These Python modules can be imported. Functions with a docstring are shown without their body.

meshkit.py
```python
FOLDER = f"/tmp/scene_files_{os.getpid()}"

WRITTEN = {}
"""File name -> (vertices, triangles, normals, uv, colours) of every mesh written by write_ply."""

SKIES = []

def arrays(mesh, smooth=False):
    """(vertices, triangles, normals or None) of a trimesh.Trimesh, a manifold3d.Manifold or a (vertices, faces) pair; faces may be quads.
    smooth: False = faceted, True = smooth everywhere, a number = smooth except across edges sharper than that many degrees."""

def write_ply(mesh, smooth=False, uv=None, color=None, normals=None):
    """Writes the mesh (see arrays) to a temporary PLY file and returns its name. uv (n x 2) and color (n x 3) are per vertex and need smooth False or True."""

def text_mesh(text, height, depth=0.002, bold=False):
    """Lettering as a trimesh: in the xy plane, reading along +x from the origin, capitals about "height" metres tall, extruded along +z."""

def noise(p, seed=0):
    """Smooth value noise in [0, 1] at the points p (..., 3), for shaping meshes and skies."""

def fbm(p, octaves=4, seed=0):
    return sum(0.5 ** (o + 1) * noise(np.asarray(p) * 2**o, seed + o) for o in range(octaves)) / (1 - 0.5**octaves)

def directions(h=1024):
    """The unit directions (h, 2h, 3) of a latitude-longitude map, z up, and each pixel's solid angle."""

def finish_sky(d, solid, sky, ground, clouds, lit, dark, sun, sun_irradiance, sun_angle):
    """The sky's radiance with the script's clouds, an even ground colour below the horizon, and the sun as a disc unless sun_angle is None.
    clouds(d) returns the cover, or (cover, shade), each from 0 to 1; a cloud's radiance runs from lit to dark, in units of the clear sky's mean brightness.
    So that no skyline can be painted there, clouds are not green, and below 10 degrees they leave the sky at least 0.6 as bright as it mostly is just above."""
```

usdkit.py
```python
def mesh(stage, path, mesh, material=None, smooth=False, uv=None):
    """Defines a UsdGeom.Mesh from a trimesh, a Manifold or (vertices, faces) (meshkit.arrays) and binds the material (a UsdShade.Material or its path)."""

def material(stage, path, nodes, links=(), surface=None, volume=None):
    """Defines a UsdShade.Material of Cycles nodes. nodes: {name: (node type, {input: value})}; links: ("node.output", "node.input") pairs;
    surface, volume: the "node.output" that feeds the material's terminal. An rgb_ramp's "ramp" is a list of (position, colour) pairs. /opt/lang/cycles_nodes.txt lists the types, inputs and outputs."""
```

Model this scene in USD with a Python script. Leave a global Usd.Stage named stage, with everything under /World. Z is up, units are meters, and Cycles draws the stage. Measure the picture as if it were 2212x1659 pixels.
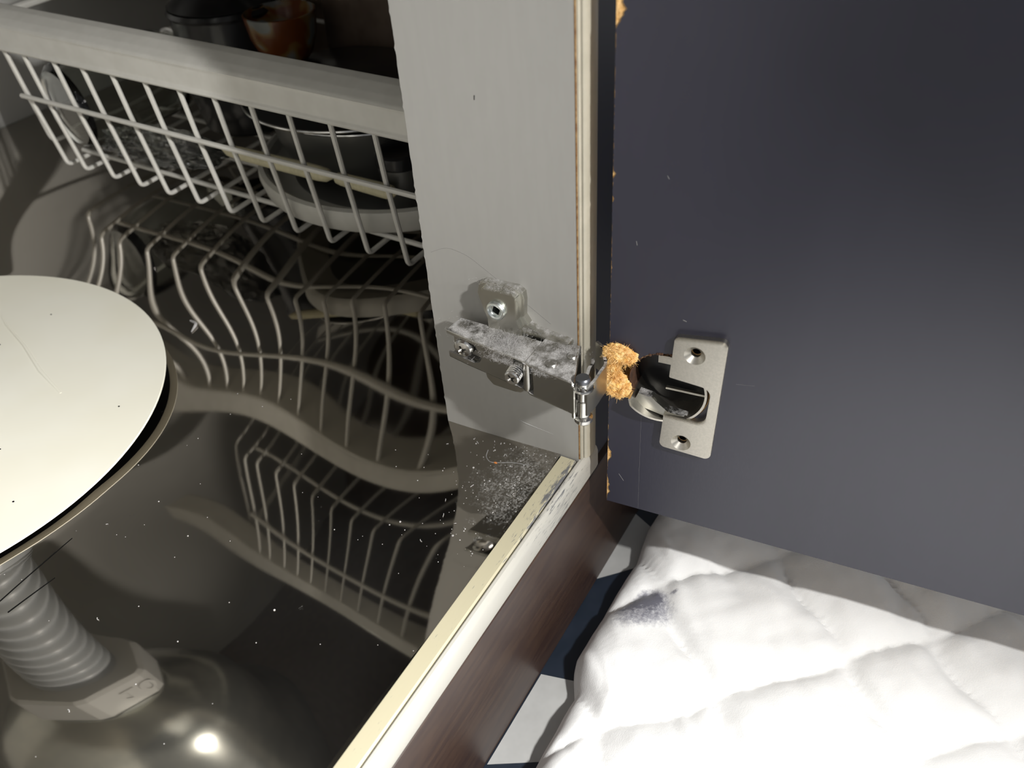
import math, random
import numpy as np, trimesh, manifold3d as m3, usdkit, meshkit
from shapely.geometry import Polygon, Point, box as sbox
from shapely.ops import unary_union
from shapely import affinity
from pxr import Usd, UsdGeom, UsdLux, UsdShade, Sdf, Gf, Vt

stage = Usd.Stage.CreateInMemory()
UsdGeom.SetStageUpAxis(stage, UsdGeom.Tokens.z)
UsdGeom.SetStageMetersPerUnit(stage, 1.0)
UsdGeom.Xform.Define(stage, '/World')
UsdGeom.Scope.Define(stage, '/World/Looks')
rng = np.random.default_rng(7)
random.seed(7)

# ------------------------------------------------------------------ camera
EYE = np.array([-0.26609, -0.13573, 0.30149])
YAW, PITCH, ROLL, FPX = 0.572037, 0.696411, -0.075177, 1852.95
fw = np.array([math.cos(YAW)*math.cos(PITCH), math.sin(YAW)*math.cos(PITCH), -math.sin(PITCH)])
rt = np.cross(fw, [0, 0, 1]); rt /= np.linalg.norm(rt); up = np.cross(rt, fw)
rt, up = rt*math.cos(ROLL)+up*math.sin(ROLL), -rt*math.sin(ROLL)+up*math.cos(ROLL)
cam = UsdGeom.Camera.Define(stage, '/World/camera')
M = Gf.Matrix4d(*[float(v) for v in (*rt, 0, *up, 0, *(-fw), 0, *EYE, 1)])
cam.AddTransformOp().Set(M)
cam.CreateHorizontalApertureAttr(36.0)
cam.CreateVerticalApertureAttr(36.0*1659/2212)
cam.CreateFocalLengthAttr(36.0*FPX/2212)
cam.CreateClippingRangeAttr(Gf.Vec2f(0.01, 50))
cam.CreateFStopAttr(11.0)
cam.CreateFocusDistanceAttr(0.40)
cam.CreateExposureAttr(0.0)

# ------------------------------------------------------------------ light: unseen lamp and spot in front of the cabinet, and a dim ambient dome
LAMP = np.array([-0.155, -0.345, 0.355])
FACE = np.array([-0.85, 0.25, -0.47])  # lamp is out of view; turned so the upper door stays dark
lamp = UsdLux.DiskLight.Define(stage, '/World/unseen_lamp')
zx = -FACE/np.linalg.norm(FACE); xx = np.cross([0, 0, 1], zx); xx /= np.linalg.norm(xx); yx = np.cross(zx, xx)
lamp.AddTransformOp().Set(Gf.Matrix4d(*[float(v) for v in (*xx, 0, *yx, 0, *zx, 0, *LAMP, 1)]))
lamp.CreateRadiusAttr(0.015)
lamp.CreateIntensityAttr(5000.0)
lamp.CreateColorAttr(Gf.Vec3f(1.0, 0.99, 0.97))
# second spot at the lamp position, out of view, placed to brighten the inside
BEAM = np.array([-0.08, 0.95, -0.26]); BEAM /= np.linalg.norm(BEAM)
beam = UsdLux.SphereLight.Define(stage, '/World/unseen_inside_spot')
zx = -BEAM; xx = np.cross([0, 0, 1], zx); xx /= np.linalg.norm(xx); yx = np.cross(zx, xx)
beam.AddTransformOp().Set(Gf.Matrix4d(*[float(v) for v in (*xx, 0, *yx, 0, *zx, 0, *LAMP, 1)]))
beam.CreateRadiusAttr(0.014)
beam.CreateIntensityAttr(2300.0)
beam.CreateColorAttr(Gf.Vec3f(1.0, 0.99, 0.97))
sh = UsdLux.ShapingAPI.Apply(beam.GetPrim())
sh.CreateShapingConeAngleAttr(38.0)
sh.CreateShapingConeSoftnessAttr(1.0)
dome = UsdLux.DomeLight.Define(stage, '/World/room_light')
dome.CreateColorAttr(Gf.Vec3f(0.95, 0.97, 1.0))
dome.CreateIntensityAttr(0.115)

# ------------------------------------------------------------------ helpers
used = {}
def numbered(parent, name):
    k = (str(parent), name); n = used.get(k, -1)+1; used[k] = n
    return f'{parent}/{name}' if n == 0 else f'{parent}/{name}_{n:03d}'
def obj(name, mesh, m, parent=None, smooth=30, label=None, kind=None, group=None, cat=None):
    path = numbered(parent.GetPath() if parent else '/World', name)
    p = usdkit.mesh(stage, path, mesh, m, smooth=smooth).GetPrim()
    for k, v in (('label', label), ('kind', kind), ('group', group), ('category', cat)):
        if v: p.SetCustomDataByKey(k, v)
    return p
def thing(name, label, cat, loc=(0, 0, 0), group=None):
    x = UsdGeom.Xform.Define(stage, numbered('/World', name))
    x.AddTranslateOp().Set(Gf.Vec3d(*map(float, loc)))
    o = x.GetPrim(); o.SetCustomDataByKey('label', label); o.SetCustomDataByKey('category', cat)
    if group: o.SetCustomDataByKey('group', group)
    return o
cat_ = trimesh.util.concatenate
def T(mesh, v): mesh = mesh.copy(); mesh.apply_translation(v); return mesh
def bx(x0, x1, y0, y1, z0, z1):
    return T(trimesh.creation.box([x1-x0, y1-y0, z1-z0]), [(x0+x1)/2, (y0+y1)/2, (z0+z1)/2])
def rbx(x0, x1, y0, y1, z0, z1, r=0.001, seg=8):
    r = min(r, (x1-x0)/2.01, (y1-y0)/2.01, (z1-z0)/2.01)
    s = m3.Manifold.sphere(r, seg)
    return m3.Manifold.batch_hull([s.translate([a, b, c]) for a in (x0+r, x1-r) for b in (y0+r, y1-r) for c in (z0+r, z1-r)])
def frame(axis):
    a = np.array(axis, float); a /= np.linalg.norm(a)
    u = np.cross(a, [0, 0, 1] if abs(a[2]) < .9 else [1, 0, 0]); u /= np.linalg.norm(u)
    return u, np.cross(a, u), a
def lathe(profile, base, axis, n=48):
    """profile: (radius, height along axis) pairs, revolved; closed where the radius is 0"""
    u, v, a = frame(axis); P = np.array(profile, float); base = np.array(base, float)
    th = np.linspace(0, 2*math.pi, n, endpoint=False)
    V = (base + P[:, None, 1:2]*a + P[:, None, 0:1]*(np.cos(th)[None, :, None]*u + np.sin(th)[None, :, None]*v)).reshape(-1, 3)
    F = []
    for i in range(len(P)-1):
        for j in range(n):
            k = (j+1) % n; q = [i*n+j, i*n+k, (i+1)*n+k, (i+1)*n+j]
            if P[i, 0] > 1e-9: F.append([q[0], q[1], q[2]])
            if P[i+1, 0] > 1e-9: F.append([q[0], q[2], q[3]])
    m = trimesh.Trimesh(V, F, process=False); m.merge_vertices(); m.remove_unreferenced_vertices()
    return m
def tube(pts, r, n=8, closed=False):
    P = np.array(pts, float); m = len(P)
    r = np.broadcast_to(np.asarray(r, float), (m,))
    t = np.gradient(P, axis=0); t /= np.maximum(np.linalg.norm(t, axis=1, keepdims=True), 1e-12)
    u, v, _ = frame(t[0]); V = []
    for i in range(m):
        u = u - t[i]*(u @ t[i]); u /= np.linalg.norm(u); v = np.cross(t[i], u)
        for j in range(n):
            a = 2*math.pi*j/n; V.append(P[i]+r[i]*(math.cos(a)*u+math.sin(a)*v))
    F = []
    for i in range(m-1):
        for j in range(n):
            k = (j+1) % n; F += [[i*n+j, i*n+k, (i+1)*n+k], [i*n+j, (i+1)*n+k, (i+1)*n+j]]
    V += [P[0], P[-1]]
    for j in range(n):
        k = (j+1) % n; F += [[len(V)-2, k, j], [len(V)-1, (m-1)*n+j, (m-1)*n+k]]
    return trimesh.Trimesh(V, F, process=False)
def bend(pts, r=0.003, n=5):
    """round the corners of a polyline"""
    P = [np.array(p, float) for p in pts]; out = [P[0]]
    for a, b, c in zip(P[:-2], P[1:-1], P[2:]):
        p = b+(a-b)/np.linalg.norm(a-b)*r; q = b+(c-b)/np.linalg.norm(c-b)*r
        for s in np.linspace(0, 1, n): out.append((1-s)**2*p+2*s*(1-s)*b+s*s*q)
    return np.array(out+[P[-1]])
def prism(poly, h0, h1):
    """shapely polygon extruded along local z"""
    gs = getattr(poly, 'geoms', [poly])
    return cat_([T(trimesh.creation.extrude_polygon(g, h1-h0, engine='earcut'), [0, 0, h0]) for g in gs if g.area > 0])
def to_axes(mesh, o, ex, ey, ez):
    mesh = mesh.copy(); M = np.eye(4); M[:3, 0], M[:3, 1], M[:3, 2], M[:3, 3] = ex, ey, ez, o
    mesh.apply_transform(M)
    if np.linalg.det(M[:3, :3]) < 0: pass
    return mesh
def bevel_prism(poly, h0, h1, b, steps=3):
    """extrusion whose top edge is rounded by b (stack of inset slices, hulled slice to slice through Manifold levels)"""
    parts = [prism(poly, h0, h1-b)]
    prev = poly; z = h1-b
    for i in range(1, steps+1):
        a = i/steps*math.pi/2
        q = poly.buffer(-b*(1-math.cos(a)), join_style=1); zz = h1-b+b*math.sin(a)
        parts.append(prism(q, z-1e-6, zz)); z = zz
    return cat_(parts)
def loft_rings(rings, cap=True):
    n = len(rings[0]); V = np.vstack(rings); F = []
    for i in range(len(rings)-1):
        for j in range(n):
            k = (j+1) % n; F += [[i*n+j, i*n+k, (i+1)*n+k], [i*n+j, (i+1)*n+k, (i+1)*n+j]]
    V = list(V)
    if cap:
        V += [rings[0].mean(0), rings[-1].mean(0)]
        for j in range(n):
            k = (j+1) % n; F += [[len(V)-2, k, j], [len(V)-1, (len(rings)-1)*n+j, (len(rings)-1)*n+k]]
    return trimesh.Trimesh(V, F, process=False)
def outline(poly, n):
    e = poly.exterior; return np.array([e.interpolate(t, normalized=True).coords[0] for t in np.linspace(0, 1, n, endpoint=False)])
def man(mesh):
    mesh = mesh.copy(); mesh.merge_vertices()
    return m3.Manifold(m3.Mesh(np.asarray(mesh.vertices, np.float32), np.asarray(mesh.faces, np.uint32)))

# ------------------------------------------------------------------ materials
def PM(name, c1, c2=None, scale=60.0, lo=.4, hi=.62, stretch=(1, 1, 1), rough=.5, metal=0.0, bump=0.0, bscale=400.0, bstretch=(1, 1, 1), spec=.5, coat=0.0, rough2=None, detail=4.0, extra=None):
    n = {'tc': ('texture_coordinate', {}), 'p': ('principled_bsdf', {'roughness': rough, 'metallic': metal, 'specular_ior_level': spec, 'base_color': c1, 'coat_weight': coat, **(extra or {})})}
    l = []
    if c2 is not None:
        n['m'] = ('mapping', {'scale': stretch}); n['n'] = ('noise_texture', {'scale': scale, 'detail': detail, 'roughness': .6})
        n['r'] = ('rgb_ramp', {'ramp': [(0, c1), (lo, c1), (hi, c2), (1, c2)]})
        l += [('tc.object', 'm.vector'), ('m.vector', 'n.vector'), ('n.fac', 'r.fac'), ('r.color', 'p.base_color')]
        if rough2 is not None:
            n['mr'] = ('map_range', {'from_min': lo, 'from_max': hi, 'to_min': rough, 'to_max': rough2, 'clamp': True}); l += [('n.fac', 'mr.value'), ('mr.result', 'p.roughness')]
    if bump:
        n['bm'] = ('mapping', {'scale': bstretch}); n['bn'] = ('noise_texture', {'scale': bscale, 'detail': 3.0}); n['b'] = ('bump', {'strength': bump, 'distance': .0006})
        l += [('tc.object', 'bm.vector'), ('bm.vector', 'bn.vector'), ('bn.fac', 'b.height'), ('b.normal', 'p.normal')]
    return usdkit.material(stage, '/World/Looks/'+name, n, l, surface='p.BSDF')

M_panel = PM('grey_laminate', (.31, .302, .283), (.318, .310, .291), scale=40, stretch=(1, 6, 1), rough=.5, bump=.02, bscale=500, bstretch=(1, 3, .4), spec=.35)
M_inner = PM('cabinet_inside', (.58, .57, .54), (.62, .61, .58), scale=9, rough=.5)
M_cream = PM('cream_edging', (.37, .345, .275), (.41, .38, .305), scale=90, rough=.35, bump=.1)
M_glue = PM('brown_glue_line', (.16, .07, .02), (.30, .19, .08), scale=300, rough=.7)
M_plinth = PM('dark_brown_gloss', (.030, .015, .011), (.045, .024, .015), scale=30, stretch=(1, 1, 8), rough=.38, spec=.6)
M_navy = PM('navy_vinyl', (.006, .012, .022), (.010, .016, .028), scale=60, rough=.45)
M_white = PM('white_print', (.36, .36, .35), (.40, .40, .39), scale=50, rough=.5)
M_skin = PM('door_laminate', (.0175, .0172, .031), (.020, .0195, .0345), scale=25, stretch=(1, 1, .25), rough=.42, bump=.05, bscale=900, bstretch=(1, 1, .3), spec=.65)
M_board = PM('chipboard', (.62, .34, .11), (.86, .55, .24), scale=700, rough=.9, bump=.8, bscale=900)
M_fibre = PM('torn_wood_fibre', (.80, .46, .13), (.95, .68, .32), scale=500, rough=.95)
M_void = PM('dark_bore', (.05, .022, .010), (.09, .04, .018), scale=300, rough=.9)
M_nickel = PM('satin_nickel', (.50, .475, .42), (.55, .52, .46), scale=900, rough=.36, metal=1.0, bump=.03, bscale=3000)
M_zinc = PM('bright_zinc', (.62, .66, .65), (.70, .72, .70), scale=600, rough=.33, metal=1.0)
M_chrome = PM('polished_steel', (.55, .54, .52), rough=.2, metal=1.0)
M_cap = PM('dark_steel', (.13, .135, .15), rough=.38, metal=.9)
M_rust = PM('rust', (.45, .13, .025), (.55, .2, .05), scale=900, rough=.9)
M_faint = PM('faint_scratch', (.16, .155, .15), (.22, .215, .21), scale=800, rough=.9)
M_matte = PM('matte_black', (.006, .006, .006), rough=1.0, spec=0.0)
M_wire = PM('white_wire_coating', (.55, .535, .49), (.59, .575, .53), scale=60, rough=.3)
M_disc = PM('cream_board', (.78, .755, .64), (.80, .78, .68), scale=14, rough=.55, detail=2)
M_hose = PM('grey_plastic_hose', (.27, .28, .29), rough=.3)
M_nut = PM('white_plastic_nut', (.30, .295, .28), rough=.35)
M_basin = PM('basin_steel', (.42, .43, .40), (.50, .50, .46), scale=30, rough=.24, metal=.9)
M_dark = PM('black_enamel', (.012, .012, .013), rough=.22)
M_plastic = PM('pale_grey_plastic', (.42, .41, .37), (.46, .45, .41), scale=60, rough=.45)
M_pan = PM('dull_aluminium', (.20, .20, .19), rough=.35, metal=.8)
M_wood = PM('pale_wood', (.50, .46, .30), (.56, .51, .34), scale=60, stretch=(1, 6, 6), rough=.6)
M_brown = PM('brown_clay', (.075, .05, .035), (.10, .07, .05), scale=60, rough=.6)
M_glass = usdkit.material(stage, '/World/Looks/clear_glass', {'p': ('principled_bsdf', {'base_color': (.93, .95, .92), 'transmission_weight': 1.0, 'roughness': .03, 'ior': 1.45})}, surface='p.BSDF')
M_film = usdkit.material(stage, '/World/Looks/clear_film', {'f': ('fresnel', {'IOR': 1.8}), 't': ('transparent_bsdf', {'color': (.92, .92, .9)}), 'g': ('glossy_bsdf', {'color': (.9, .9, .9), 'roughness': .12}), 'm': ('mix_closure', {})},
    [('f.fac', 'm.fac'), ('t.BSDF', 'm.closure1'), ('g.BSDF', 'm.closure2')], surface='m.closure')
M_lint = PM('grey_lint', (.30, .29, .28), (.42, .41, .40), scale=400, rough=1.0)

# the hinge steel, with grey dust lying on its upward faces
def dusty(name, base, rough, dust_lo, dust_hi):
    return usdkit.material(stage, '/World/Looks/'+name, {
        'tc': ('texture_coordinate', {}), 'g': ('geometry', {}), 's': ('separate_xyz', {}),
        'n': ('noise_texture', {'scale': 170.0, 'detail': 6.0, 'roughness': .7}), 'n2': ('noise_texture', {'scale': 2200.0, 'detail': 2.0}),
        'up': ('map_range', {'from_min': .25, 'from_max': .9, 'to_min': 0.0, 'to_max': .28, 'clamp': True}),
        'add': ('math', {'math_type': 'add'}), 'f': ('map_range', {'from_min': dust_lo, 'from_max': dust_hi, 'to_min': 0.0, 'to_max': .92, 'clamp': True}),
        'dr': ('rgb_ramp', {'ramp': [(0, (.23, .22, .21)), (.45, (.34, .33, .32)), (.7, (.50, .49, .48)), (1, (.6, .59, .58))]}),
        'b': ('bump', {'strength': .6, 'distance': .0004}),
        'metal': ('principled_bsdf', {'base_color': base, 'metallic': 1.0, 'roughness': rough}),
        'dust': ('principled_bsdf', {'roughness': 1.0, 'specular_ior_level': .05}), 'm': ('mix_closure', {})},
        [('tc.object', 'n.vector'), ('tc.object', 'n2.vector'), ('g.normal', 's.vector'), ('s.z', 'up.value'), ('n.fac', 'add.value1'), ('up.result', 'add.value2'), ('add.value', 'f.value'),
         ('n2.fac', 'dr.fac'), ('dr.color', 'dust.base_color'), ('n2.fac', 'b.height'), ('b.normal', 'dust.normal'), ('metal.BSDF', 'm.closure1'), ('dust.BSDF', 'm.closure2'), ('f.result', 'm.fac')], surface='m.closure')
M_hinge = dusty('dusty_steel', (.40, .39, .365), .30, .66, .86)
M_plate = dusty('dusty_zinc', (.56, .55, .50), .27, .72, .95)

# the dented stainless sheet: mirror-like, with dust gathered near the corner post and old scratches
M_sheet = usdkit.material(stage, '/World/Looks/stainless_sheet', {
    'tc': ('texture_coordinate', {}),
    'metal': ('principled_bsdf', {'base_color': (.42, .39, .345), 'metallic': 1.0, 'roughness': .035}),
    'dust': ('principled_bsdf', {'base_color': (.33, .32, .30), 'roughness': 1.0, 'specular_ior_level': .05}),
    'mp': ('mapping', {'location': (.55, -.60, 0.0), 'scale': (22.0, 30.0, 1.0)}), 'gr': ('gradient_texture', {'gradient_type': 'spherical'}),
    'n1': ('noise_texture', {'scale': 150.0, 'detail': 6.0, 'roughness': .72}), 'n2': ('noise_texture', {'scale': 900.0, 'detail': 2.0}), 'n3': ('noise_texture', {'scale': 7.0, 'detail': 2.0}),
    'a1': ('math', {'math_type': 'multiply', 'value2': .50}), 'a2': ('math', {'math_type': 'add'}), 'f1': ('map_range', {'from_min': .66, 'from_max': .98, 'to_min': 0.0, 'to_max': .6, 'clamp': True}),
    'sp': ('map_range', {'from_min': .735, 'from_max': .78, 'to_min': 0.0, 'to_max': .5, 'clamp': True}),
    'hz': ('map_range', {'from_min': .42, 'from_max': .7, 'to_min': .003, 'to_max': .022, 'clamp': True}),
    'spk': ('map_range', {'from_min': .42, 'from_max': .62, 'to_min': .12, 'to_max': 1.0, 'clamp': True}), 'fm': ('math', {'math_type': 'multiply'}), 'mx': ('math', {'math_type': 'maximum'}), 'mx2': ('math', {'math_type': 'maximum'}), 'm': ('mix_closure', {})},
    [('tc.object', 'mp.vector'), ('mp.vector', 'gr.vector'), ('tc.object', 'n1.vector'), ('tc.object', 'n2.vector'), ('tc.object', 'n3.vector'),
     ('gr.fac', 'a1.value1'), ('n1.fac', 'a2.value1'), ('a1.value', 'a2.value2'), ('a2.value', 'f1.value'), ('n2.fac', 'sp.value'), ('n3.fac', 'hz.value'),
     ('n2.fac', 'spk.value'), ('f1.result', 'fm.value1'), ('spk.result', 'fm.value2'), ('fm.value', 'mx.value1'), ('hz.result', 'mx.value2'), ('mx.value', 'm.fac'), ('metal.BSDF', 'm.closure1'), ('dust.BSDF', 'm.closure2')], surface='m.closure')

def primvar(prim, name, values):
    UsdGeom.PrimvarsAPI(prim).CreatePrimvar(name, Sdf.ValueTypeNames.FloatArray, 'vertex').Set(Vt.FloatArray.FromNumpy(np.asarray(values, np.float32)))
M_quilt = usdkit.material(stage, '/World/Looks/quilted_cotton', {
    'at': ('attribute', {'attribute': 'stain'}), 'tc': ('texture_coordinate', {}), 'n': ('noise_texture', {'scale': 500.0, 'detail': 4.0, 'roughness': .7}), 'nb': ('noise_texture', {'scale': 1600.0, 'detail': 2.0}),
    'mu': ('math', {'math_type': 'multiply'}), 'mr': ('map_range', {'from_min': .12, 'from_max': .55, 'to_min': 0.0, 'to_max': 1.0, 'clamp': True}),
    'r': ('rgb_ramp', {'ramp': [(0, (.84, .84, .83)), (.4, (.42, .42, .45)), (1, (.14, .14, .17))]}), 'b': ('bump', {'strength': .25, 'distance': .0005}),
    'p': ('principled_bsdf', {'roughness': .9, 'specular_ior_level': .1, 'sheen_weight': .15})},
    [('tc.object', 'n.vector'), ('tc.object', 'nb.vector'), ('n.fac', 'mu.value1'), ('at.fac', 'mu.value2'), ('mu.value', 'mr.value'), ('mr.result', 'r.fac'), ('r.color', 'p.base_color'), ('nb.fac', 'b.height'), ('b.normal', 'p.normal')], surface='p.BSDF')
M_edge = usdkit.material(stage, '/World/Looks/white_edging_worn', {
    'tc': ('texture_coordinate', {}), 'mp': ('mapping', {'location': (.45, 0, 0), 'scale': (18.0, 0.0, 0.0)}), 'gr': ('gradient_texture', {'gradient_type': 'spherical'}),
    'ms': ('mapping', {'scale': (1.0, 9.0, 9.0)}), 'n': ('noise_texture', {'scale': 130.0, 'detail': 6.0, 'roughness': .7}),
    'mu': ('math', {'math_type': 'multiply', 'value2': .20}), 'ad': ('math', {'math_type': 'add'}),
    'r': ('rgb_ramp', {'ramp': [(0, (.45, .435, .39)), (.70, (.44, .425, .38)), (.78, (.16, .16, .16)), (1, (.08, .08, .09))]}),
    'p': ('principled_bsdf', {'roughness': .32})},
    [('tc.object', 'mp.vector'), ('mp.vector', 'gr.vector'), ('tc.object', 'ms.vector'), ('ms.vector', 'n.vector'), ('gr.fac', 'mu.value1'), ('mu.value', 'ad.value1'), ('n.fac', 'ad.value2'), ('ad.value', 'r.fac'), ('r.color', 'p.base_color')], surface='p.BSDF')

# ------------------------------------------------------------------ the room floor under the cabinet
FZ = -0.110
fl = obj('floor', bx(-.9, .9, -1.1, .75, FZ-.02, FZ), M_navy, label='dark navy vinyl floor with white printed triangles in front of the cabinet', kind='structure', smooth=False)
for tri in ([(-.0385, -.060), (-.0536, -.0035), (-.1090, -.0035), (-.0930, -.030)], [(.0725, -.0015), (.0150, -.0015), (.055, -.040)], [(-.23, -.0035), (-.165, -.0035), (-.20, -.05)], [(.20, -.0015), (.14, -.0015), (.17, -.05)]):
    p = Polygon(tri)
    obj('printed_triangle', prism(p if p.is_valid else p.buffer(0), FZ, FZ+.0004), M_white, fl, smooth=False)

# ------------------------------------------------------------------ the cabinet
YB, XL, XR, ZT = .672, -.62, .56, .70
cab = thing('kitchen_cabinet', 'pale grey laminate kitchen base cabinet with cream edging and dark brown plinth', 'cabinet')
post = Polygon([(0, 0), (.0165, 0), (.0165, .0776), (0, .0776)])
def rough_edge():
    zs = np.r_[-.0130, np.linspace(.0006, ZT, 420)]; jag =   .0776+.0005*(meshkit.fbm(np.c_[zs*260, 0*zs, 0*zs], 3, 5)-.5)+.0004*(meshkit.noise(np.c_[zs*900, 0*zs, 0*zs], 9) > .8)
    V, F = [], []
    for z, j in zip(zs, jag): V += [[0, 0, z], [.0165, 0, z], [.0165, .0776, z], [0, j, z]]
    for i in range(len(zs)-1):
        for k in range(4):
            a, b = i*4+k, i*4+(k+1) % 4; F += [[a, b, b+4], [a, b+4, a+4]]
    n = len(V)-4; F += [[0, 2, 1], [0, 3, 2], [n, n+1, n+2], [n, n+2, n+3]]
    return trimesh.Trimesh(V, F, process=False)
obj('side_post', rough_edge(), M_panel, cab, smooth=False, label='grey laminate post that carries the hinge arm')
obj('glue_line', bx(-.0001, .0006, -.0005, 0, .002, ZT), M_glue, cab, smooth=False)
lip = Polygon([(.0004, -.0004), (.0024, -.0004), (.0024, -.0012), (.0017, -.0016), (.0010, -.0016), (.0004, -.0012)])
nose = Polygon([(.0031, -.0004), (.0165, -.0002), (.0161, -.0009), (.0152, -.0016), (.0138, -.0023), (.0120, -.0029), (.0098, -.0033), (.0072, -.0034), (.0050, -.0030), (.0037, -.0024), (.0031, -.0016)])
obj('post_edging', cat_([prism(lip, .002, ZT), prism(nose, .0005, ZT)]), M_cream, cab, label='cream plastic edging strip on the front of the post')
def on_face(pts, r, m, name='scratch', label=None):
    obj(name, tube([(-.00004, a, b) for a, b in pts], r, 5), m, cab, label=label)
on_face([(.0427, .1774), (.0429, .1756)], .00017, M_dark, 'ink_tick')
on_face(bend([(.0739, .1005), (.0645, .1057), (.0537, .1040), (.0401, .0961), (.0266, .0878), (.0130, .0795)], .004), .00004, M_faint)
on_face([(.0333, .0147), (.0290, .0139), (.0255, .0136), (.0139, .0128)], [.0001, .0003, .00015, .00005], M_white)
# bottom panel and its edging along the front
obj('bottom_panel', bx(XL, XR, .0015, YB, -.016, -.0135), M_inner, cab, smooth=False)
XE = .0165
lipb = Polygon([(.0012, -.012), (.0012, .0004), (.0020, .0009), (.0094, .0007), (.0099, -.0002), (.0099, -.012)])
noseb = Polygon([(.0006, -.016), (.0006, .0004), (.0000, .0009), (-.0012, .0008), (-.0026, -.0006), (-.0033, -.0030), (-.0034, -.0130), (-.0026, -.0155), (-.0010, -.016)])
def along_x(poly, x0, x1): return to_axes(prism(poly, x0, x1), [0, 0, 0], [0, 1, 0], [0, 0, 1], [1, 0, 0])
def along_x_fine(poly, x0, x1, n=60): return along_x(poly, x0, x1)
M_lip = usdkit.material(stage, '/World/Looks/cream_lip_worn', {
    'tc': ('texture_coordinate', {}), 'mp': ('mapping', {'location': (.35, 0, 0), 'scale': (16.0, 0.0, 0.0)}), 'gr': ('gradient_texture', {'gradient_type': 'spherical'}),
    'sx': ('separate_xyz', {}), 'yy': ('map_range', {'from_min': .0075, 'from_max': .0008, 'to_min': 0.0, 'to_max': .22, 'clamp': True}),
    'ms': ('mapping', {'scale': (1.0, 7.0, 1.0)}), 'n': ('noise_texture', {'scale': 150.0, 'detail': 6.0, 'roughness': .7}), 'mu': ('math', {'math_type': 'multiply', 'value2': 1.4}), 'mul': ('math', {'math_type': 'multiply'}), 'ad': ('math', {'math_type': 'add'}),
    'r': ('rgb_ramp', {'ramp': [(0, (.44, .40, .275)), (.64, (.46, .42, .295)), (.72, (.15, .15, .15)), (1, (.08, .08, .09))]}), 'p': ('principled_bsdf', {'roughness': .38})},
    [('tc.object', 'mp.vector'), ('mp.vector', 'gr.vector'), ('tc.object', 'sx.vector'), ('sx.y', 'yy.value'), ('tc.object', 'ms.vector'), ('ms.vector', 'n.vector'), ('gr.fac', 'mu.value1'), ('mu.value', 'mul.value1'), ('yy.result', 'mul.value2'), ('mul.value', 'ad.value1'), ('n.fac', 'ad.value2'), ('ad.value', 'r.fac'), ('r.color', 'p.base_color')], surface='p.BSDF')
obj('base_lip', along_x(lipb, XL, -.0008), M_lip, cab, label='yellowed cream lip over the front edge of the steel sheet')
obj('base_edging', along_x(noseb, XL, .0145), M_edge, cab, label='rounded white edging along the cabinet bottom, grimy at the corner')
obj('plinth', rbx(XL, XR, -.0028, .016, FZ, -.0165, .0006), M_plinth, cab, smooth=40, label='dark brown glossy plinth below the white edging')
obj('back_panel', bx(XL, XR, YB, YB+.012, -.016, ZT), M_inner, cab, smooth=False)
obj('end_panel', bx(XL-.016, XL, .0, YB+.012, -.016, ZT), M_inner, cab, smooth=False)
obj('end_panel', bx(XR, XR+.016, .0, YB+.012, -.016, ZT), M_brown, cab, smooth=False)  # toned dark brown to keep this unseen end dark in the mirror sheet
obj('hidden_blind_front', bx(.0175, XR, .0, .016, -.0135, ZT), M_skin, cab, smooth=False)  # mostly hidden; also keeps lamp light out of the basket side
obj('worktop_board', bx(XL-.016, XR+.016, -.03, YB+.03, ZT, ZT+.03), M_brown, cab, smooth=False)  # toned dark so the sheet mirrors a darker inside

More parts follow.
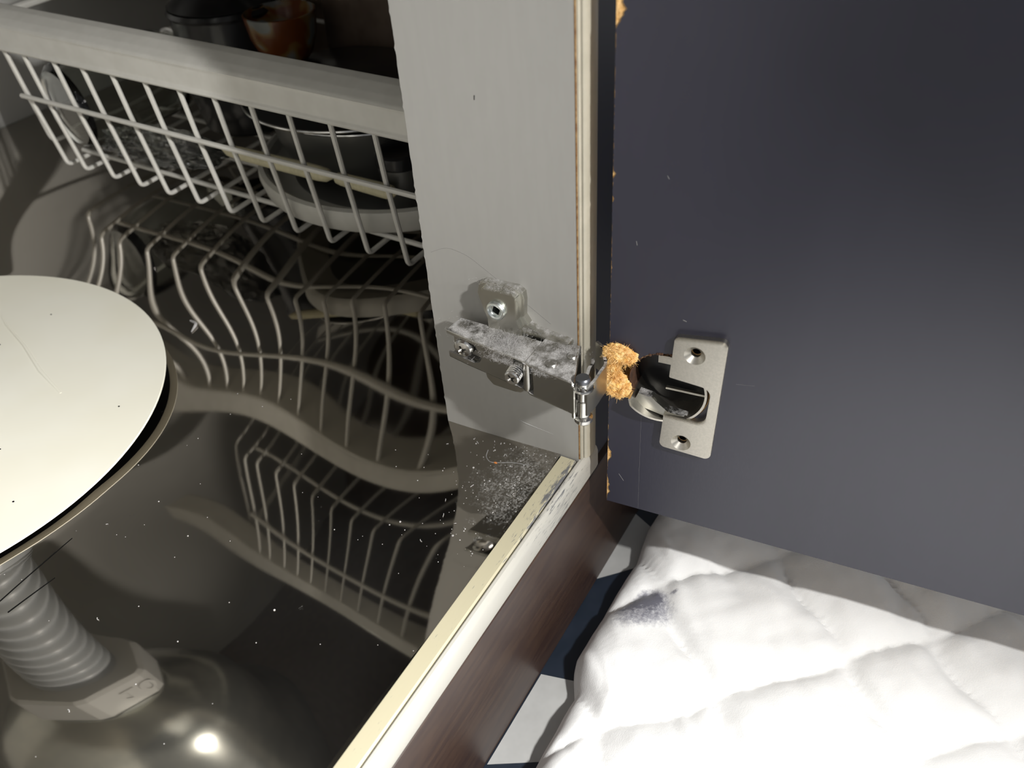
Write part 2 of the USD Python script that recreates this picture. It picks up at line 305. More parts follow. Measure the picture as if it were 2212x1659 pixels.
# ------------------------------------------------------------------ the dented steel sheet on the cabinet bottom
WH = np.array([-216,345,282,-854,65,152,626,282,-25,-332,-140,309,534,-65,-987,337,-108,-215,-88,495,-98,-177,511,-224,190,-259,-9,-145,355,-397,-458,486,-653,-212,334,534,-108,-65,284,165,14,185,197,60,255,45,-189,320,-332,-782,402,-161,-452,-18,69,-122,257,-18,-513,-262,-295,59,144,39,-81,141,363,246,-85,-171,94,88,45,-48,-95,37,250,21,-298,-44,159,52,14,-103,-133,35,-44,-246,-17,165,39,54,20,-12,43,39,-27,25,64,19,40,47,38,41,44,32,23,15,5,13,18,16,12,12,10,6,2])*1e-5
gx, gy = np.meshgrid(np.linspace(-.26, .14, 9), np.linspace(0, .6, 13)); CEN = np.c_[gx.ravel(), gy.ravel()]
DC, DR = np.array([-.1423, .3516]), .1456
DNRM = np.array([.0302, -.0175, .9994]); DNRM /= np.linalg.norm(DNRM)          # the board leans a little into the dent of the sheet
def board_z(P): return .0005-((P[:, 0]-DC[0])*DNRM[0]+(P[:, 1]-DC[1])*DNRM[1])/DNRM[2]
def sheet_h(P):
    d = P[:, None, :]-CEN[None]; h = np.exp(-(d**2).sum(-1)/(2*.06**2)) @ WH
    h *= np.where(P[:, 0] < -.26, np.clip(1-(-.26-P[:, 0])/.12, 0, 1), 1)
    rr = np.hypot(*(P-DC).T); k = np.clip((DR+.008-rr)/.015, 0, 1); k = k*k*(3-2*k)   # it lies flat under the board
    h = h*(1-k)+np.minimum(h, board_z(P)-.0003)*k
    return h
nx, ny = 296, 196
X, Y = np.meshgrid(np.linspace(XL+.001, XR-.001, nx), np.linspace(.0101, YB-.001, ny))
Pg = np.c_[X.ravel(), Y.ravel()]; Hh = np.concatenate([sheet_h(c) for c in np.array_split(Pg, 12)])
Vt_ = np.c_[Pg, Hh]; ii = np.arange(nx*ny).reshape(ny, nx)
q = np.stack([ii[:-1, :-1], ii[:-1, 1:], ii[1:, 1:], ii[1:, :-1]], -1).reshape(-1, 4)
sheet = thing('steel_sheet', 'dark dented stainless steel sheet lining the cabinet bottom, mirroring the wire baskets', 'sheet')
obj('sheet_metal', (Vt_, q), M_sheet, sheet, smooth=True)
def zs_at(x, y): return float(sheet_h(np.array([[x, y]]))[0])
# crumbs and lint lying on it
parts = []
for i in range(260):
    if i < 200: x, y = -abs(rng.normal(0, .038))-.002, abs(rng.normal(.012, .022))+.011
    else: x, y = rng.uniform(-.25, -.01), rng.uniform(.015, .22)
    if math.hypot(x-DC[0], y-DC[1]) < DR+.004: continue
    s = rng.choice([.00022, .0003, .00045], p=[.6, .3, .1]); z = zs_at(x, y)
    if rng.random() < .93:
        c = trimesh.creation.icosphere(0, s*rng.uniform(.7, 1.4)); c.vertices *= [1, 1, .6]; parts.append(T(c, [x, y, z+s*.4]))
    else:
        a = rng.uniform(0, 6.3); L = rng.uniform(.0008, .0022); k = rng.uniform(-.8, .8)
        pts = [[x+L*t*math.cos(a+k*t), y+L*t*math.sin(a+k*t), z+.0003] for t in np.linspace(0, 1, 5)]
        parts.append(tube(pts, .00018, 4))
obj('dust_speck', cat_(parts), M_lint, sheet, smooth=False, kind='stuff')
for pa, pb in (((-.1990, .1862), (-.1512, .1898)), ((-.1930, .1782), (-.1707, .1762))):
    pp = [(pa[0]+(pb[0]-pa[0])*t, pa[1]+(pb[1]-pa[1])*t) for t in np.linspace(0, 1, 8)]
    obj('seam_scratch', tube([(a, b, zs_at(a, b)+.00012) for a, b in pp], [.00022, .00022, .0002, .0002, .0002, .00018, .00015, .0001], 5), M_matte, sheet)
rp = [(-.0105, .0462), (-.0150, .0450), (-.0176, .0410), (-.0165, .0375), (-.0133, .0300), (-.0120, .0215)]
obj('dirt_ridge', tube([(a, b, zs_at(a, b)+-.00005) for a, b in bend([(a, b, 0) for a, b in rp], .002)[:, :2]], .00026, 6), M_faint, sheet)
rs = trimesh.creation.icosphere(2, 1.0); rs.vertices = rs.vertices*(1+.8*(meshkit.fbm(rs.vertices*3, 3, 5)-.5)[:, None])*[.0006, .0009, .0002]+[-.0168, .0380, zs_at(-.0168, .0380)+.0001]
obj('rust_spot', rs, M_rust, sheet, label='small orange rust spot')
obj('lint_flake', tube(bend([(.0095, .283, zs_at(.01, .283)+.0006), (.0085, .276, zs_at(.0085, .276)+.001), (.001, .273, zs_at(.001, .273)+.0006)], .002), [.0006]+[.0010]*5+[.0004], 6), M_lint, sheet)

# ------------------------------------------------------------------ cream round board lying on the sheet
disc = thing('round_board', 'large round cream board lying flat on the steel sheet', 'board', (*DC, .0006))
def lean(m):
    ex = np.array([1, 0, 0])-DNRM*DNRM[0]; ex /= np.linalg.norm(ex)
    return to_axes(m, [0, 0, 0], ex, np.cross(DNRM, ex), DNRM)
prof = [(0, .0017), (DR-.0030, .0017), (DR, .0034), (DR, .0038), (DR-.0004, .0042)]
obj('underside', lean(lathe([(0, 0), (DR-.006, 0), (DR-.0035, .0016), (0, .0016)], [0, 0, 0], [0, 0, 1], 120)), M_matte, disc, smooth=40, label='dark underside of the round board, blackened so its mirrored gap stays dark')  # black put in so the mirrored gap under the board stays dark
obj('board', lean(lathe(prof+[(r, .0042) for r in np.linspace(DR-.004, .004, 24)]+[(0, .0042)], [0, 0, 0], [0, 0, 1], 160)), M_disc, disc, smooth=40)
sp = []
for (px, py) in ((.0711, .0058), (.1076, .006), (.012, -.0792), (.0659, -.1069), (-.0086, -.1193)):
    sp.append(T(trimesh.creation.cylinder(.0005, .0003, sections=8), [px, py, .0043]))
obj('dark_fleck', lean(cat_(sp)), M_dark, disc, smooth=False, kind='stuff')
obj('score_mark', lean(tube([(.0950, .0422, .0036), (.0867, .0224, .0038), (.0778, -.0080, .0038), (.0660, -.0390, .0034), (.0582, -.0676, .0028)], [.0005, .0008, .0011, .0015, .0016], 10)), M_disc, disc)

# ------------------------------------------------------------------ drain hose, nut and basin above the board (seen mirrored in the sheet)
HX, HY = -.142, .354
hose = thing('drain_hose', 'grey ribbed drain hose rising from the cream board to the sink', 'hose', (HX, HY, .0050))
pr = [(0, 0), (.029, 0), (.030, .003), (.030, .095)]
z = .095
while z < .222:
    pr += [(.0285, z+.0012), (.0275, z+.0030), (.0285, z+.0045), (.0312, z+.0062), (.0318, z+.0075), (.0312, z+.0090)]; z += .0095
pr += [(.029, z+.001), (0, z+.001)]
obj('ribbed_tube', lathe(pr, [0, 0, 0], [0, 0, 1], 64), M_hose, hose, smooth=50)
nz0, nz1 = z-.012, z+.032
hexa = Polygon([(.054*math.cos(a), .054*math.sin(a)) for a in np.arange(6)*math.pi/3+.96])
circ = Point(0, 0).buffer(.0515, 32); cc = hexa.intersection(circ)
nut = m3.Manifold.batch_hull([man(prism(cc.buffer(-.003), nz0, nz1)), man(prism(cc, nz0+.004, nz1-.004))])
nt = obj('hex_nut', nut, M_nut, hose, smooth=25, label='white plastic hexagonal nut on the hose')
fa = math.radians(-95); fn = np.array([math.cos(fa), math.sin(fa), 0]); fx = np.array([-fn[1], fn[0], 0])
t10 = meshkit.text_mesh('10', .017, .0014, bold=True); t10.apply_translation([-.004, -.0085, 0])
obj('raised_numeral', to_axes(t10, fn*.0466+np.array([0, 0, (nz0+nz1)/2]), fx, [0, 0, 1], fn), M_nut, nt, smooth=False)
sink = thing('sink_basin', 'rounded steel sink basin above the drain hose', 'sink', (HX, HY, nz1+.006))
zt = ZT-nz1-.006-.0005
obj('bowl', lathe([(0, 0), (.046, 0), (.050, .004), (.066, .012), (.090, .030), (.108, .060), (.120, .105), (.135, .16), (.165, .19), (.185, .22), (.19, zt), (.187, zt), (.18, .225), (.10, .19), (0, .185)], [0, 0, 0], [0, 0, 1], 72), M_basin, sink, smooth=50)

# ------------------------------------------------------------------ quilted pad on the floor
QX = np.array([-.40, -.16, -.11, -.085, -.060, -.050, -.044, -.0115, .010, .032, .055, .080, .45]); QY = np.array([-.027, -.027, -.026, -.0268, -.0265, -.021, -.0183, -.0187, -.0195, -.0199, -.0165, -.017, -.018])
SA = np.array([-.36, -.275, -.195, -.115, -.034, .052, .153, .222, .30, .38, .47]); SC = np.array([-.50, -.42, -.345, -.28, -.205, -.128, -.0305, .05, .13, .21, .30])
def quilt_top(x, y):
    e = np.interp(x, QX, QY)-y
    t = np.clip(e/.026, 0, 1); rise = np.clip(1-(1-t)**3, 0, 1)**.5
    a = x-y+.004*np.sin((x+y)*70); c = x+y+.003*np.sin((x-y)*60)
    da = np.abs(a[:, None]-SA).min(1)/1.414; dc = np.abs(c[:, None]-SC).min(1)/1.414
    puff = .0085*(1-np.exp(-da/.006))*(1-np.exp(-dc/.006))
    P = np.c_[x*38+3, y*38, 0*x]; wr = (meshkit.fbm(P, 3, 3)-.5)*.006
    w2 = (meshkit.fbm(np.c_[(x-y)*150, (x+y)*28, 0*x], 3, 8)-.5)*.0050*np.exp(-np.minimum(da, dc)/.025)
    return FZ+.0006+rise*(.0195+puff+wr+w2)
nx, ny = 250, 215
U, W = np.meshgrid(np.linspace(-.26, .32, nx), np.r_[np.linspace(0, .020, 15), np.linspace(.0225, .50, ny-15)])
x = U.ravel(); y = np.interp(x, QX, QY)-W.ravel(); zq = quilt_top(x, y)
top = np.c_[x, y, zq]; bot = np.c_[x, y, np.full_like(x, FZ+.0005)]
ii = np.arange(nx*ny).reshape(ny, nx); q1 = np.stack([ii[:-1, :-1], ii[1:, :-1], ii[1:, 1:], ii[:-1, 1:]], -1).reshape(-1, 4); n0 = nx*ny
ring = np.r_[ii[0, :], ii[1:, -1], ii[-1, -2::-1], ii[-2:0:-1, 0]]; rn = np.roll(ring, -1)
sk = np.stack([ring, rn, rn+n0, ring+n0], 1)
qp = obj('quilted_pad', (np.vstack([top, bot]), np.vstack([q1, q1[:, ::-1]+n0, sk])), M_quilt, smooth=True, label='white diamond-quilted pad lying on the floor under the open door, with a dark smudge', cat='mat')
st = np.zeros(len(top))
def blob(cx, cy, a, L, Wd, s):
    dx, dy = x-cx, y-cy; u = dx*math.cos(a)+dy*math.sin(a); v = -dx*math.sin(a)+dy*math.cos(a)
    return s*np.exp(-(u/L)**2-(v/Wd)**2)
st += blob(.0020, -.0410, -.75, .0065, .0055, 1.7)+blob(-.0070, -.0345, -.75, .009, .0035, 1.0)+blob(-.010, -.042, -.75, .012, .008, .55)+blob(.0097, -.0512, 0, .0016, .0016, .9)+blob(-.018, -.034, -.9, .012, .006, .33)+blob(-.004, -.050, -.7, .010, .010, .36)
primvar(qp, 'stain', np.r_[st, st*0])

# ------------------------------------------------------------------ wire baskets
TILT = .0195
def bz(z, y): return z+(y-.474)*TILT
def side_x(z): return .083-.012*(z-.031)/.086
WY = [.474, .4535, .4225, .394, .3655, .3356, .3057, .2764, .2469, .2183, .188, .1575, .128, .098, .069]
Y0, Y1, YR, XF = .062, .512, .600, .275
def make_basket(label):
    t = thing('wire_basket', label, 'basket', group=None)
    def far_x(z): return XF+.012*(z-.031)/.086
    for wy in WY:
        a = [(side_x(.128)+.0012, wy-.0005, bz(.128, wy)), (side_x(.09), wy, bz(.09, wy)), (.083, wy, bz(.030, wy)), (.20, wy, bz(.0305, wy))]
        obj('side_wire', tube(bend(a, .004), .0016, 8), M_wire, t)
        b = [(.2001, wy, bz(.0305, wy)), (XF, wy, bz(.030, wy)), (far_x(.128), wy, bz(.128, wy))]
        obj('far_wire', tube(bend(b, .004), .0016, 8), M_wire, t)
    def run(x, z, r=.0017): return tube([(x, yy, bz(z, yy)) for yy in np.linspace(Y0, .4775, 8)], r, 8)
    obj('middle_wire', run(side_x(.087)-.003, .087), M_wire, t)
    obj('middle_wire', run(far_x(.087)+.003, .087), M_wire, t)
    for xb in (.101, .14, .18, .22, .258): obj('base_wire', run(xb, .0338), M_wire, t)
    pf = Polygon([(-.0005, 0), (.002, -.0012), (.0035, .0002), (.0038, .003), (.0030, .0045), (.0034, .014), (.0050, .0190), (.0075, .0208), (.017, .0212), (.0190, .0195), (.0190, .0165), (.0176, .0165), (.0165, .0192), (.0080, .0190), (.0024, .0140), (.0006, .0135), (-.0016, .0150), (-.0016, .0035), (-.0022, .001)])
    pf = Polygon([(-.0020, .0000), (-.0028, .0010), (-.0024, .0024), (-.0016, .0034), (-.0016, .0150), (-.0021, .0164), (-.0006, .0180), (.0040, .0206), (.0110, .0236), (.0165, .0248), (.0180, .0238), (.0180, .0015), (.0165, .0000)])
    for s, x0 in ((1, side_x(.122)), (-1, far_x(.122))):
        O = outline(pf, 110); rings = [np.c_[x0+s*O[:, 0], np.full(len(O), yy), bz(.1205, yy)+O[:, 1]] for yy in np.linspace(Y0, YR, 16)]
        if s > 0: rings = rings[::-1]
        obj('rim_rail', loft_rings(rings), M_wire, t, smooth=35)
    for yy in (Y0, Y1):
        obj('end_rail', tube([(side_x(.13)+.004, yy, bz(.131, yy)), (far_x(.13)-.004, yy, bz(.131, yy))], .0028, 10), M_wire, t)
        obj('end_wire', tube(bend([(.09, yy, bz(.13, yy)), (.10, yy, bz(.034, yy)), (XF-.017, yy, bz(.034, yy)), (XF-.006, yy, bz(.13, yy))], .006), .0016, 8), M_wire, t)
    return t
b1 = make_basket('white coated wire basket hanging low behind the post, full of kitchenware')
b2 = UsdGeom.Xform.Define(stage, numbered('/World', 'wire_basket'))
b2.AddTranslateOp().Set(Gf.Vec3d(0, -0.0799, 0.1703))
b2.GetPrim().GetReferences().AddInternalReference(b1.GetPath()); b2.GetPrim().SetInstanceable(True)
b2.GetPrim().SetCustomDataByKey('label', 'upper white wire basket, seen only mirrored in the steel sheet'); b2.GetPrim().SetCustomDataByKey('category', 'basket')

# ---- what lies in the lower basket
def base(x, y): return bz(.0357, y)
lid = thing('storage_lid', 'large round pale grey plastic lid lying in the right end of the lower basket', 'lid', (.187, .230, base(.187, .230)))
obj('rim', lathe([(.080, .004), (.094, .0015), (.098, .0), (.102, .003), (.104, .012), (.103, .0165), (.100, .0175), (.0975, .016), (.096, .009), (.088, .0065), (.080, .0065)], [0, 0, 0], [0, 0, 1], 96), M_plastic, lid, smooth=45)
obj('dish', lathe([(0, .0035), (.079, .0035), (.0815, .005), (.079, .0068), (0, .0068)], [0, 0, 0], [0, 0, 1], 96), M_pan, lid, smooth=45)
pan = thing('saucepan', 'dull metal saucepan with a steel rim standing on the grey lid', 'pan', (.187, .255, base(.187, .23)+.008))
obj('pan_body', lathe([(0, 0), (.055, 0), (.062, .004), (.068, .020), (.0715, .040), (.0705, .040), (.066, .021), (.060, .0055), (0, .004)], [0, 0, 0], [0, 0, 1], 72), M_pan, pan, smooth=45)
obj('rolled_rim', trimesh.creation.torus(.0715, .0010, 80, 8).apply_translation([0, 0, .0405]), M_chrome, pan)
glid = thing('glass_cover', 'dark glass pan cover with a thin steel rim on the saucepan', 'lid', (.187, .263, base(.187, .23)+.053))
obj('dark_glass', lathe([(0, .014), (.03, .012), (.06, .006), (.0805, 0), (.0805, .0016), (.06, .0078), (.03, .0138), (0, .0158)], [0, 0, 0], [0, 0, 1], 72), M_dark, glid, smooth=45)
obj('steel_rim', trimesh.creation.torus(.0812, .0011, 90, 8).apply_translation([0, 0, .0008]), M_chrome, glid)
knobt = thing('metal_cup', 'grey cup with a black band standing beside the saucepan in the basket', 'cup', (.128, .189, base(.13, .19)+.006))
obj('cup_body', lathe([(0, 0), (.0115, 0), (.0125, .002), (.0145, .030), (.0135, .030), (0, .0285)], [0, 0, 0], [0, 0, 1], 40), M_pan, knobt, smooth=40)
obj('black_band', lathe([(.0147, .0295), (.0155, .0305), (.0155, .0375), (.0140, .0390), (0, .0390), (0, .0290)], [0, 0, 0], [0, 0, 1], 40), M_dark, knobt, smooth=40)
for nm, a, b, r, lb in (('wooden_spoon', (.1005, .318, .0635), (.102, .222, .0610), .0052, 'pale wooden handle with a rounded tip resting against the basket wires'), ('rolling_stick', (.105, .226, .0590), (.1065, .178, .0565), .0050, 'shorter pale stick lying across the grey lid')):
    a, b = np.array(a), np.array(b); s = np.linspace(0, 1, 16)
    rr = r*np.clip(np.sqrt(np.clip(1-(np.abs(s*2-1))**9, 0, 1)), .12, 1)*(0.82+.18*s)
    wsp = thing(nm, lb, 'spoon' if 'spoon' in nm else 'stick')
    obj('handle', tube([a+(b-a)*t for t in s], rr, 14), M_wood, wsp)
jar = thing('glass_jar', 'clear glass jar lying at the left end of the lower basket', 'jar', (.148, .466, base(.15, .466)+.0335))
ja = np.array([.98, -.15, .02]); ja /= np.linalg.norm(ja)
obj('jar_glass', lathe([(0, -.052), (.028, -.052), (.032, -.047), (.033, -.030), (.033, .030), (.030, .040), (.026, .044), (.026, .054), (.0238, .054), (.0238, .042), (.028, .036), (.0308, .028), (.0308, -.028), (.029, -.046), (0, -.049)], [0, 0, 0], ja, 56), M_glass, jar, smooth=45)
obj('jar_cap', lathe([(0, .049), (.0268, .049), (.0282, .050), (.0282, .060), (.0262, .062), (0, .062)], [0, 0, 0], ja, 56), M_chrome, jar, smooth=35)
bag = trimesh.creation.icosphere(4, 1.0); v = bag.vertices.copy()
v = v*(1+.55*(meshkit.fbm(v*3.2+5, 4, 2)-.5)[:, None]); bag.vertices = v*[.022, .060, .010]+[.112, .395, base(.11, .40)+.0125]
film = obj('plastic_bag', bag, M_film, smooth=8, label='crumpled clear plastic bag on the basket floor in front of the glass jar', cat='bag')
pot = thing('black_pot', 'round black enamel pot in the middle of the lower basket', 'pot', (.196, .388, base(.19, .388)))
k_ = .86
obj('pot_body', lathe([(r*k_, h) for r, h in ((0, 0), (.036, 0), (.042, .004), (.047, .03), (.047, .085), (.049, .088), (.047, .091), (.044, .089), (.044, .03), (.038, .007), (0, .005))], [0, 0, 0], [0, 0, 1], 64), M_dark, pot, smooth=45)
obj('pot_lid', lathe([(r*k_, h) for r, h in ((.0455, .0905), (.047, .0925), (.030, .103), (.010, .107), (.007, .112), (.010, .117), (.006, .120), (0, .120), (0, .0905))], [0, 0, 0], [0, 0, 1], 64), M_dark, pot, smooth=45)
board = thing('cutting_board', 'dull brown cutting board standing upright at the back of the lower basket', 'board', (.238, .20, base(.238, .2)+.001))
obj('plank', rbx(-.007, .007, -.135, .128, 0, .150, .004), M_brown, board, smooth=35)
M_paint = usdkit.material(stage, '/World/Looks/painted_glaze', {'tc': ('texture_coordinate', {}), 'n': ('noise_texture', {'scale': 34.0, 'detail': 2.0, 'distortion': .6}),
    'r': ('rgb_ramp', {'ramp': [(0, (.085, .022, .005)), (.44, (.11, .03, .006)), (.50, (.16, .095, .03)), (.56, (.14, .145, .135)), (1, (.10, .125, .13))]}), 'p': ('principled_bsdf', {'roughness': .2})},
    [('tc.object', 'n.vector'), ('n.fac', 'r.fac'), ('r.color', 'p.base_color')], surface='p.BSDF')
bowl = thing('painted_bowl', 'small white bowl painted with orange, standing on the dark glass cover', 'bowl', (.187, .325, base(.187, .23)+.0575))
obj('bowl_body', lathe([(r*.62, h*.8) for r, h in ((0, .002), (.016, 0), (.018, .001), (.019, .004), (.030, .013), (.038, .030), (.041, .048), (.0395, .0485), (.036, .030), (.028, .015), (.015, .006), (0, .0055))], [0, 0, 0], [0, 0, 1], 64), M_paint, bowl, smooth=45)
# ------------------------------------------------------------------ the cabinet door, torn off its hinge
A0 = np.array([0.0, -.0151, 0.0]); ang = math.radians(-83.67)
DD = np.array([math.cos(ang), math.sin(ang), 0]); DN = np.array([DD[1], -DD[0], 0])   # DN: out of the inner face, towards the cabinet inside
def on_door(mesh, o=(0, 0)): return to_axes(mesh, A0+DD*o[0]+np.array([0, 0, o[1]]), DD, [0, 0, 1], DN)
DB, DT, DW = -.020, .690, .40
hole = Point(.0265, .0610).buffer(.0176, 40)
tear = Polygon([(-.002, .0525), (.004, .0500), (.0105, .0530), (.013, .060), (.0125, .068), (.0115, .0760), (.005, .0795), (-.002, .0785)])
zz = np.linspace(DB, DT, 700)
jag = np.clip((meshkit.fbm(np.c_[zz*230, 0*zz+3, 0*zz], 3, 11)-.70)*.006, 0, .0012)
jag += (.6+.8*meshkit.noise(np.c_[zz*900, 0*zz+8, 0*zz], 4))*(.0028*np.exp(-((zz-.2150)/.0050)**4)+.0013*np.exp(-((zz-.012)/.0045)**4)+.0011*np.exp(-((zz+.010)/.006)**4))
jag += .00035*meshkit.noise(np.c_[zz*1500, 0*zz, 0*zz], 4)
skin = Polygon([(DW, DB), (DW, DT)]+[(s, z_) for s, z_ in zip(jag[::-1], zz[::-1])]).buffer(0)
screw_pts = [(.0372, .0836), (.0349, .0343)]
skin = skin.difference(hole.buffer(.0004)).difference(tear)
for c in screw_pts: skin = skin.difference(Point(c).buffer(.0021))
sl = sbox(0, DB, DW, DT); front = sl.difference(hole).difference(tear.buffer(-.0003))
for c in screw_pts: front = front.difference(Point(c).buffer(.0019))
door = thing('cabinet_door', 'dark purple-grey cabinet door, open, with chipped edges and a torn-out hinge hole', 'door')
obj('laminate_skin', on_door(prism(skin, -.0004, 0)), M_skin, door, smooth=False, label='dark purple-grey laminate on the inner face of the door')
obj('chipboard_core', on_door(cat_([prism(front, -.0125, -.0005), prism(sl, -.0158, -.0126)])), M_board, door, smooth=False, label='orange-brown chipboard showing at the chipped edges')
obj('outer_skin', on_door(prism(sbox(0, DB, DW, DT), -.0164, -.0159)), M_skin, door, smooth=False)
obj('hinge_bore_shade', on_door(cat_([prism(hole.buffer(-.0001).difference(hole.buffer(-.0005)), -.0125, -.0008), prism(hole.buffer(-.0001), -.0126, -.0122)])), M_void, door, smooth=False, label='round bore behind the hinge cup, lined dark for the shade inside')  # dark lining stands in for the shade inside the bore
for c in screw_pts: obj('screw_bore_shade', on_door(cat_([prism(Point(c).buffer(.00188).difference(Point(c).buffer(.0016)), -.0124, -.0006), prism(Point(c).buffer(.0019), -.0126, -.0110)])), M_dark, door, smooth=False)  # black linings put in as the shade inside the screw holes
# torn fibres
cl = []
for (s0, z0, a, b, c, d0) in ((.0052, .0742, .0066, .0048, .0026, -.0002), (.0022, .0660, .0030, .0055, .0022, -.0002), (.0040, .0567, .0056, .0060, .0028, 0), (.0085, .0735, .0036, .0034, .0018, .0004), (.0068, .0545, .0034, .0036, .0020, .0004), (-.0012, .0590, .0030, .0050, .0030, -.001)):
    m = trimesh.creation.icosphere(4, 1.0); v = m.vertices
    m.vertices = v*(1+1.15*(meshkit.fbm(v*2.6+s0*900, 5, 6)-.5)[:, None])*[a, b, c]+[s0, z0, d0]; cl.append(m)
obj('torn_fibre', on_door(cat_(cl)), M_fibre, door, smooth=False, label='tuft of orange wood fibre torn out beside the hinge hole')
fb = []
for i in range(1500):
    lobe = [(.0052, .0742, .0064, .0047), (.0040, .0567, .0054, .0058), (.0024, .0655, .0032, .006)][rng.choice(3, p=[.45, .4, .15])]
    th, rr_ = rng.uniform(0, 6.283), math.sqrt(rng.uniform(.15, 1))
    s0, z0 = lobe[0]+lobe[2]*rr_*math.cos(th), lobe[1]+lobe[3]*rr_*math.sin(th)
    d0 = .0020*math.sqrt(max(0, 1-rr_**2))+.0004
    dr = np.array([math.cos(th)*rr_+rng.normal(0, .6), math.sin(th)*rr_+rng.normal(0, .6), .5+rng.normal(0, .4)]); dr /= np.linalg.norm(dr)
    L = rng.uniform(.0008, .0022)*(1.7 if rng.random() < .12 else 1); kk = rng.normal(0, .6, 3)
    fb.append(tube([np.array([s0, z0, d0])+dr*L*t+kk*L*t*t*.6 for t in np.linspace(0, 1, 4)], [.00009, .00008, .00006, .00003], 3))
obj('loose_fibre', on_door(cat_(fb)), M_fibre, door, smooth=False, kind='stuff')
for pts, r in (([(.0545, .0710), (.0618, .0721)], .00005), ([(.0155, .0410), (.0159, .0087), (.0163, -.0195)], .00003), ([(.0305, .0977), (.0320, .0972)], .00025), ([(.0205, .1587), (.0212, .1575)], .00012), ([(.0100, .1300), (.0104, .1282)], .00012), ([(.0060, .0010), (.0085, -.0030)], .0001)):
    obj('scratch', on_door(tube([(a, b, .00002) for a, b in pts], r, 5)), M_faint, door)
# splinters round the rim of the bore and small chips along the edge
ch = []
for i in range(26):
    a = rng.uniform(1.2, 2.6); c = trimesh.creation.icosphere(1, rng.uniform(.0003, .0008)); ch.append(T(c, [.0265+.0178*math.cos(a), .061+.0178*math.sin(a), -.0002]))
obj('bore_splinter', on_door(cat_(ch)), M_void, door, smooth=False, kind='stuff')

# ------------------------------------------------------------------ hinge cup on the door
cup = thing('hinge_cup', 'satin nickel hinge cup plate with two screw holes left on the door', 'hinge')
rot = affinity.rotate(sbox(.0268, .0283, .0494, .0923), -2.7, origin=(.038, .060))
rot = Polygon([(.0284, .0905), (.0499, .0930), (.0482, .0275), (.0250, .0288)]).buffer(-.0028).buffer(.0028, 12)
notch = Polygon([(.000, .0480), (.0443, .0478), (.0453, .0673), (.000, .0722)]).buffer(-.0045).buffer(.0045, 12)
plate = rot.difference(notch).buffer(-.0006).buffer(.0006, 6)
def ringset(poly, levels):
    out = []
    for inset, h0, h1 in levels: out.append(prism(poly.buffer(-inset, join_style=1), h0, h1))
    return cat_(out)
base_m = man(prism(plate, 0, .0024)); hullp = base_m
for i in range(1, 6):
    a = i/5*math.pi/2; hullp = hullp + man(prism(plate.buffer(-.0012*(1-math.cos(a))), .0023, .0024+.0010*math.sin(a)))
for c in screw_pts:
    cone = m3.Manifold.cylinder(.0024, .0021, .0046, 48).translate([c[0], c[1], .0012]); thr = m3.Manifold.cylinder(.02, .0021, .0021, 40).translate([c[0], c[1], -.01])
    hullp = hullp - cone - thr
tm = hullp.to_mesh(); tm = trimesh.Trimesh(tm.vert_properties[:, :3], tm.tri_verts)
obj('cup_plate', on_door(tm), M_nickel, cup, smooth=28)
C0 = np.array([.0265, .0610])
def arc_wall(a0, a1, top, bottom, R=.0172, t=.0010, n=60):
    an = np.radians(np.linspace(a0, a1, n)); rings = []
    for a in an:
        tp = top(math.degrees(a)); cs = np.array([math.cos(a), math.sin(a)])
        rings.append(np.array([[*(C0+R*cs), bottom], [*(C0+R*cs), tp], [*(C0+(R-t)*cs), tp], [*(C0+(R-t)*cs), bottom]]))
    return loft_rings(rings[::-1])
obj('cup_wall', on_door(arc_wall(203, 360+104, lambda a: np.interp(a, [203, 212, 268, 280, 464], [.0052, .0066, .0030, .0022, .0004]), -.0118)), M_nickel, cup, smooth=40)
obj('cup_bottom', on_door(prism(Point(*C0).buffer(.0168, 40), -.0121, -.0117)), M_dark, cup, smooth=False)  # black stands in for the shade deep in the cup
# flange that carries the lower wall into the plate
obj('cup_shelf', on_door(prism(Polygon([(.0125, .0515), (.0140, .0555), (.0200, .0545), (.0275, .0485), (.0440, .0470), (.0400, .0465), (.0270, .0455), (.0160, .0480)]), -.0030, .0012)), M_plate, cup, smooth=False)
obj('spring_bar', on_door(cat_([rb for rb in [trimesh.Trimesh(*(lambda mm: (mm.vert_properties[:, :3], mm.tri_verts))(rbx(.0245, .0450, .0565, .0578, -.0058, -.0040, .0004).to_mesh()))]])), M_nickel, cup, smooth=40)
obj('cup_tab', on_door(bx(.0205, .0280, .0700, .0760, -.0060, -.0046)), M_nickel, cup, smooth=False)

# ------------------------------------------------------------------ hinge arm on the post
hinge = thing('concealed_hinge', 'dusty grey steel hinge arm screwed to the post, ending in a bare pivot', 'hinge')
EX, EYv, EZ = np.array([-1, 0, 0]), np.array([0, 1, 0]), np.array([0, 0, 1])
def on_post(mesh): return to_axes(mesh, [0, 0, 0], [0, 1, 0], [0, 0, 1], [-1, 0, 0])   # local (y, z, outwards)
pl = Polygon([(.0483, .0880), (.0468, .0938), (.0440, .0955), (.0275, .0962), (.0246, .0945), (.0242, .0905), (.0248, .0820), (.0225, .0785), (.0180, .0765), (.0020, .0752), (.0020, .0560), (.0200, .0530), (.0250, .0480), (.0250, .0405), (.0290, .0360), (.0430, .0360), (.0480, .0405), (.0480, .0480), (.0440, .0540), (.0440, .0760)]).buffer(-.0012).buffer(.0012, 8)
dome_ = Polygon([(.0462, .0882), (.0448, .0923), (.0432, .0936), (.0283, .0943), (.0266, .0930), (.0264, .0900), (.0268, .0810), (.0250, .0770), (.0250, .0560), (.0268, .0480), (.0268, .0415), (.0300, .0380), (.0425, .0380), (.0460, .0415), (.0460, .0480), (.0425, .0540), (.0425, .0770)]).buffer(-.001).buffer(.001, 8)
pm = man(prism(pl, 0, .0026))
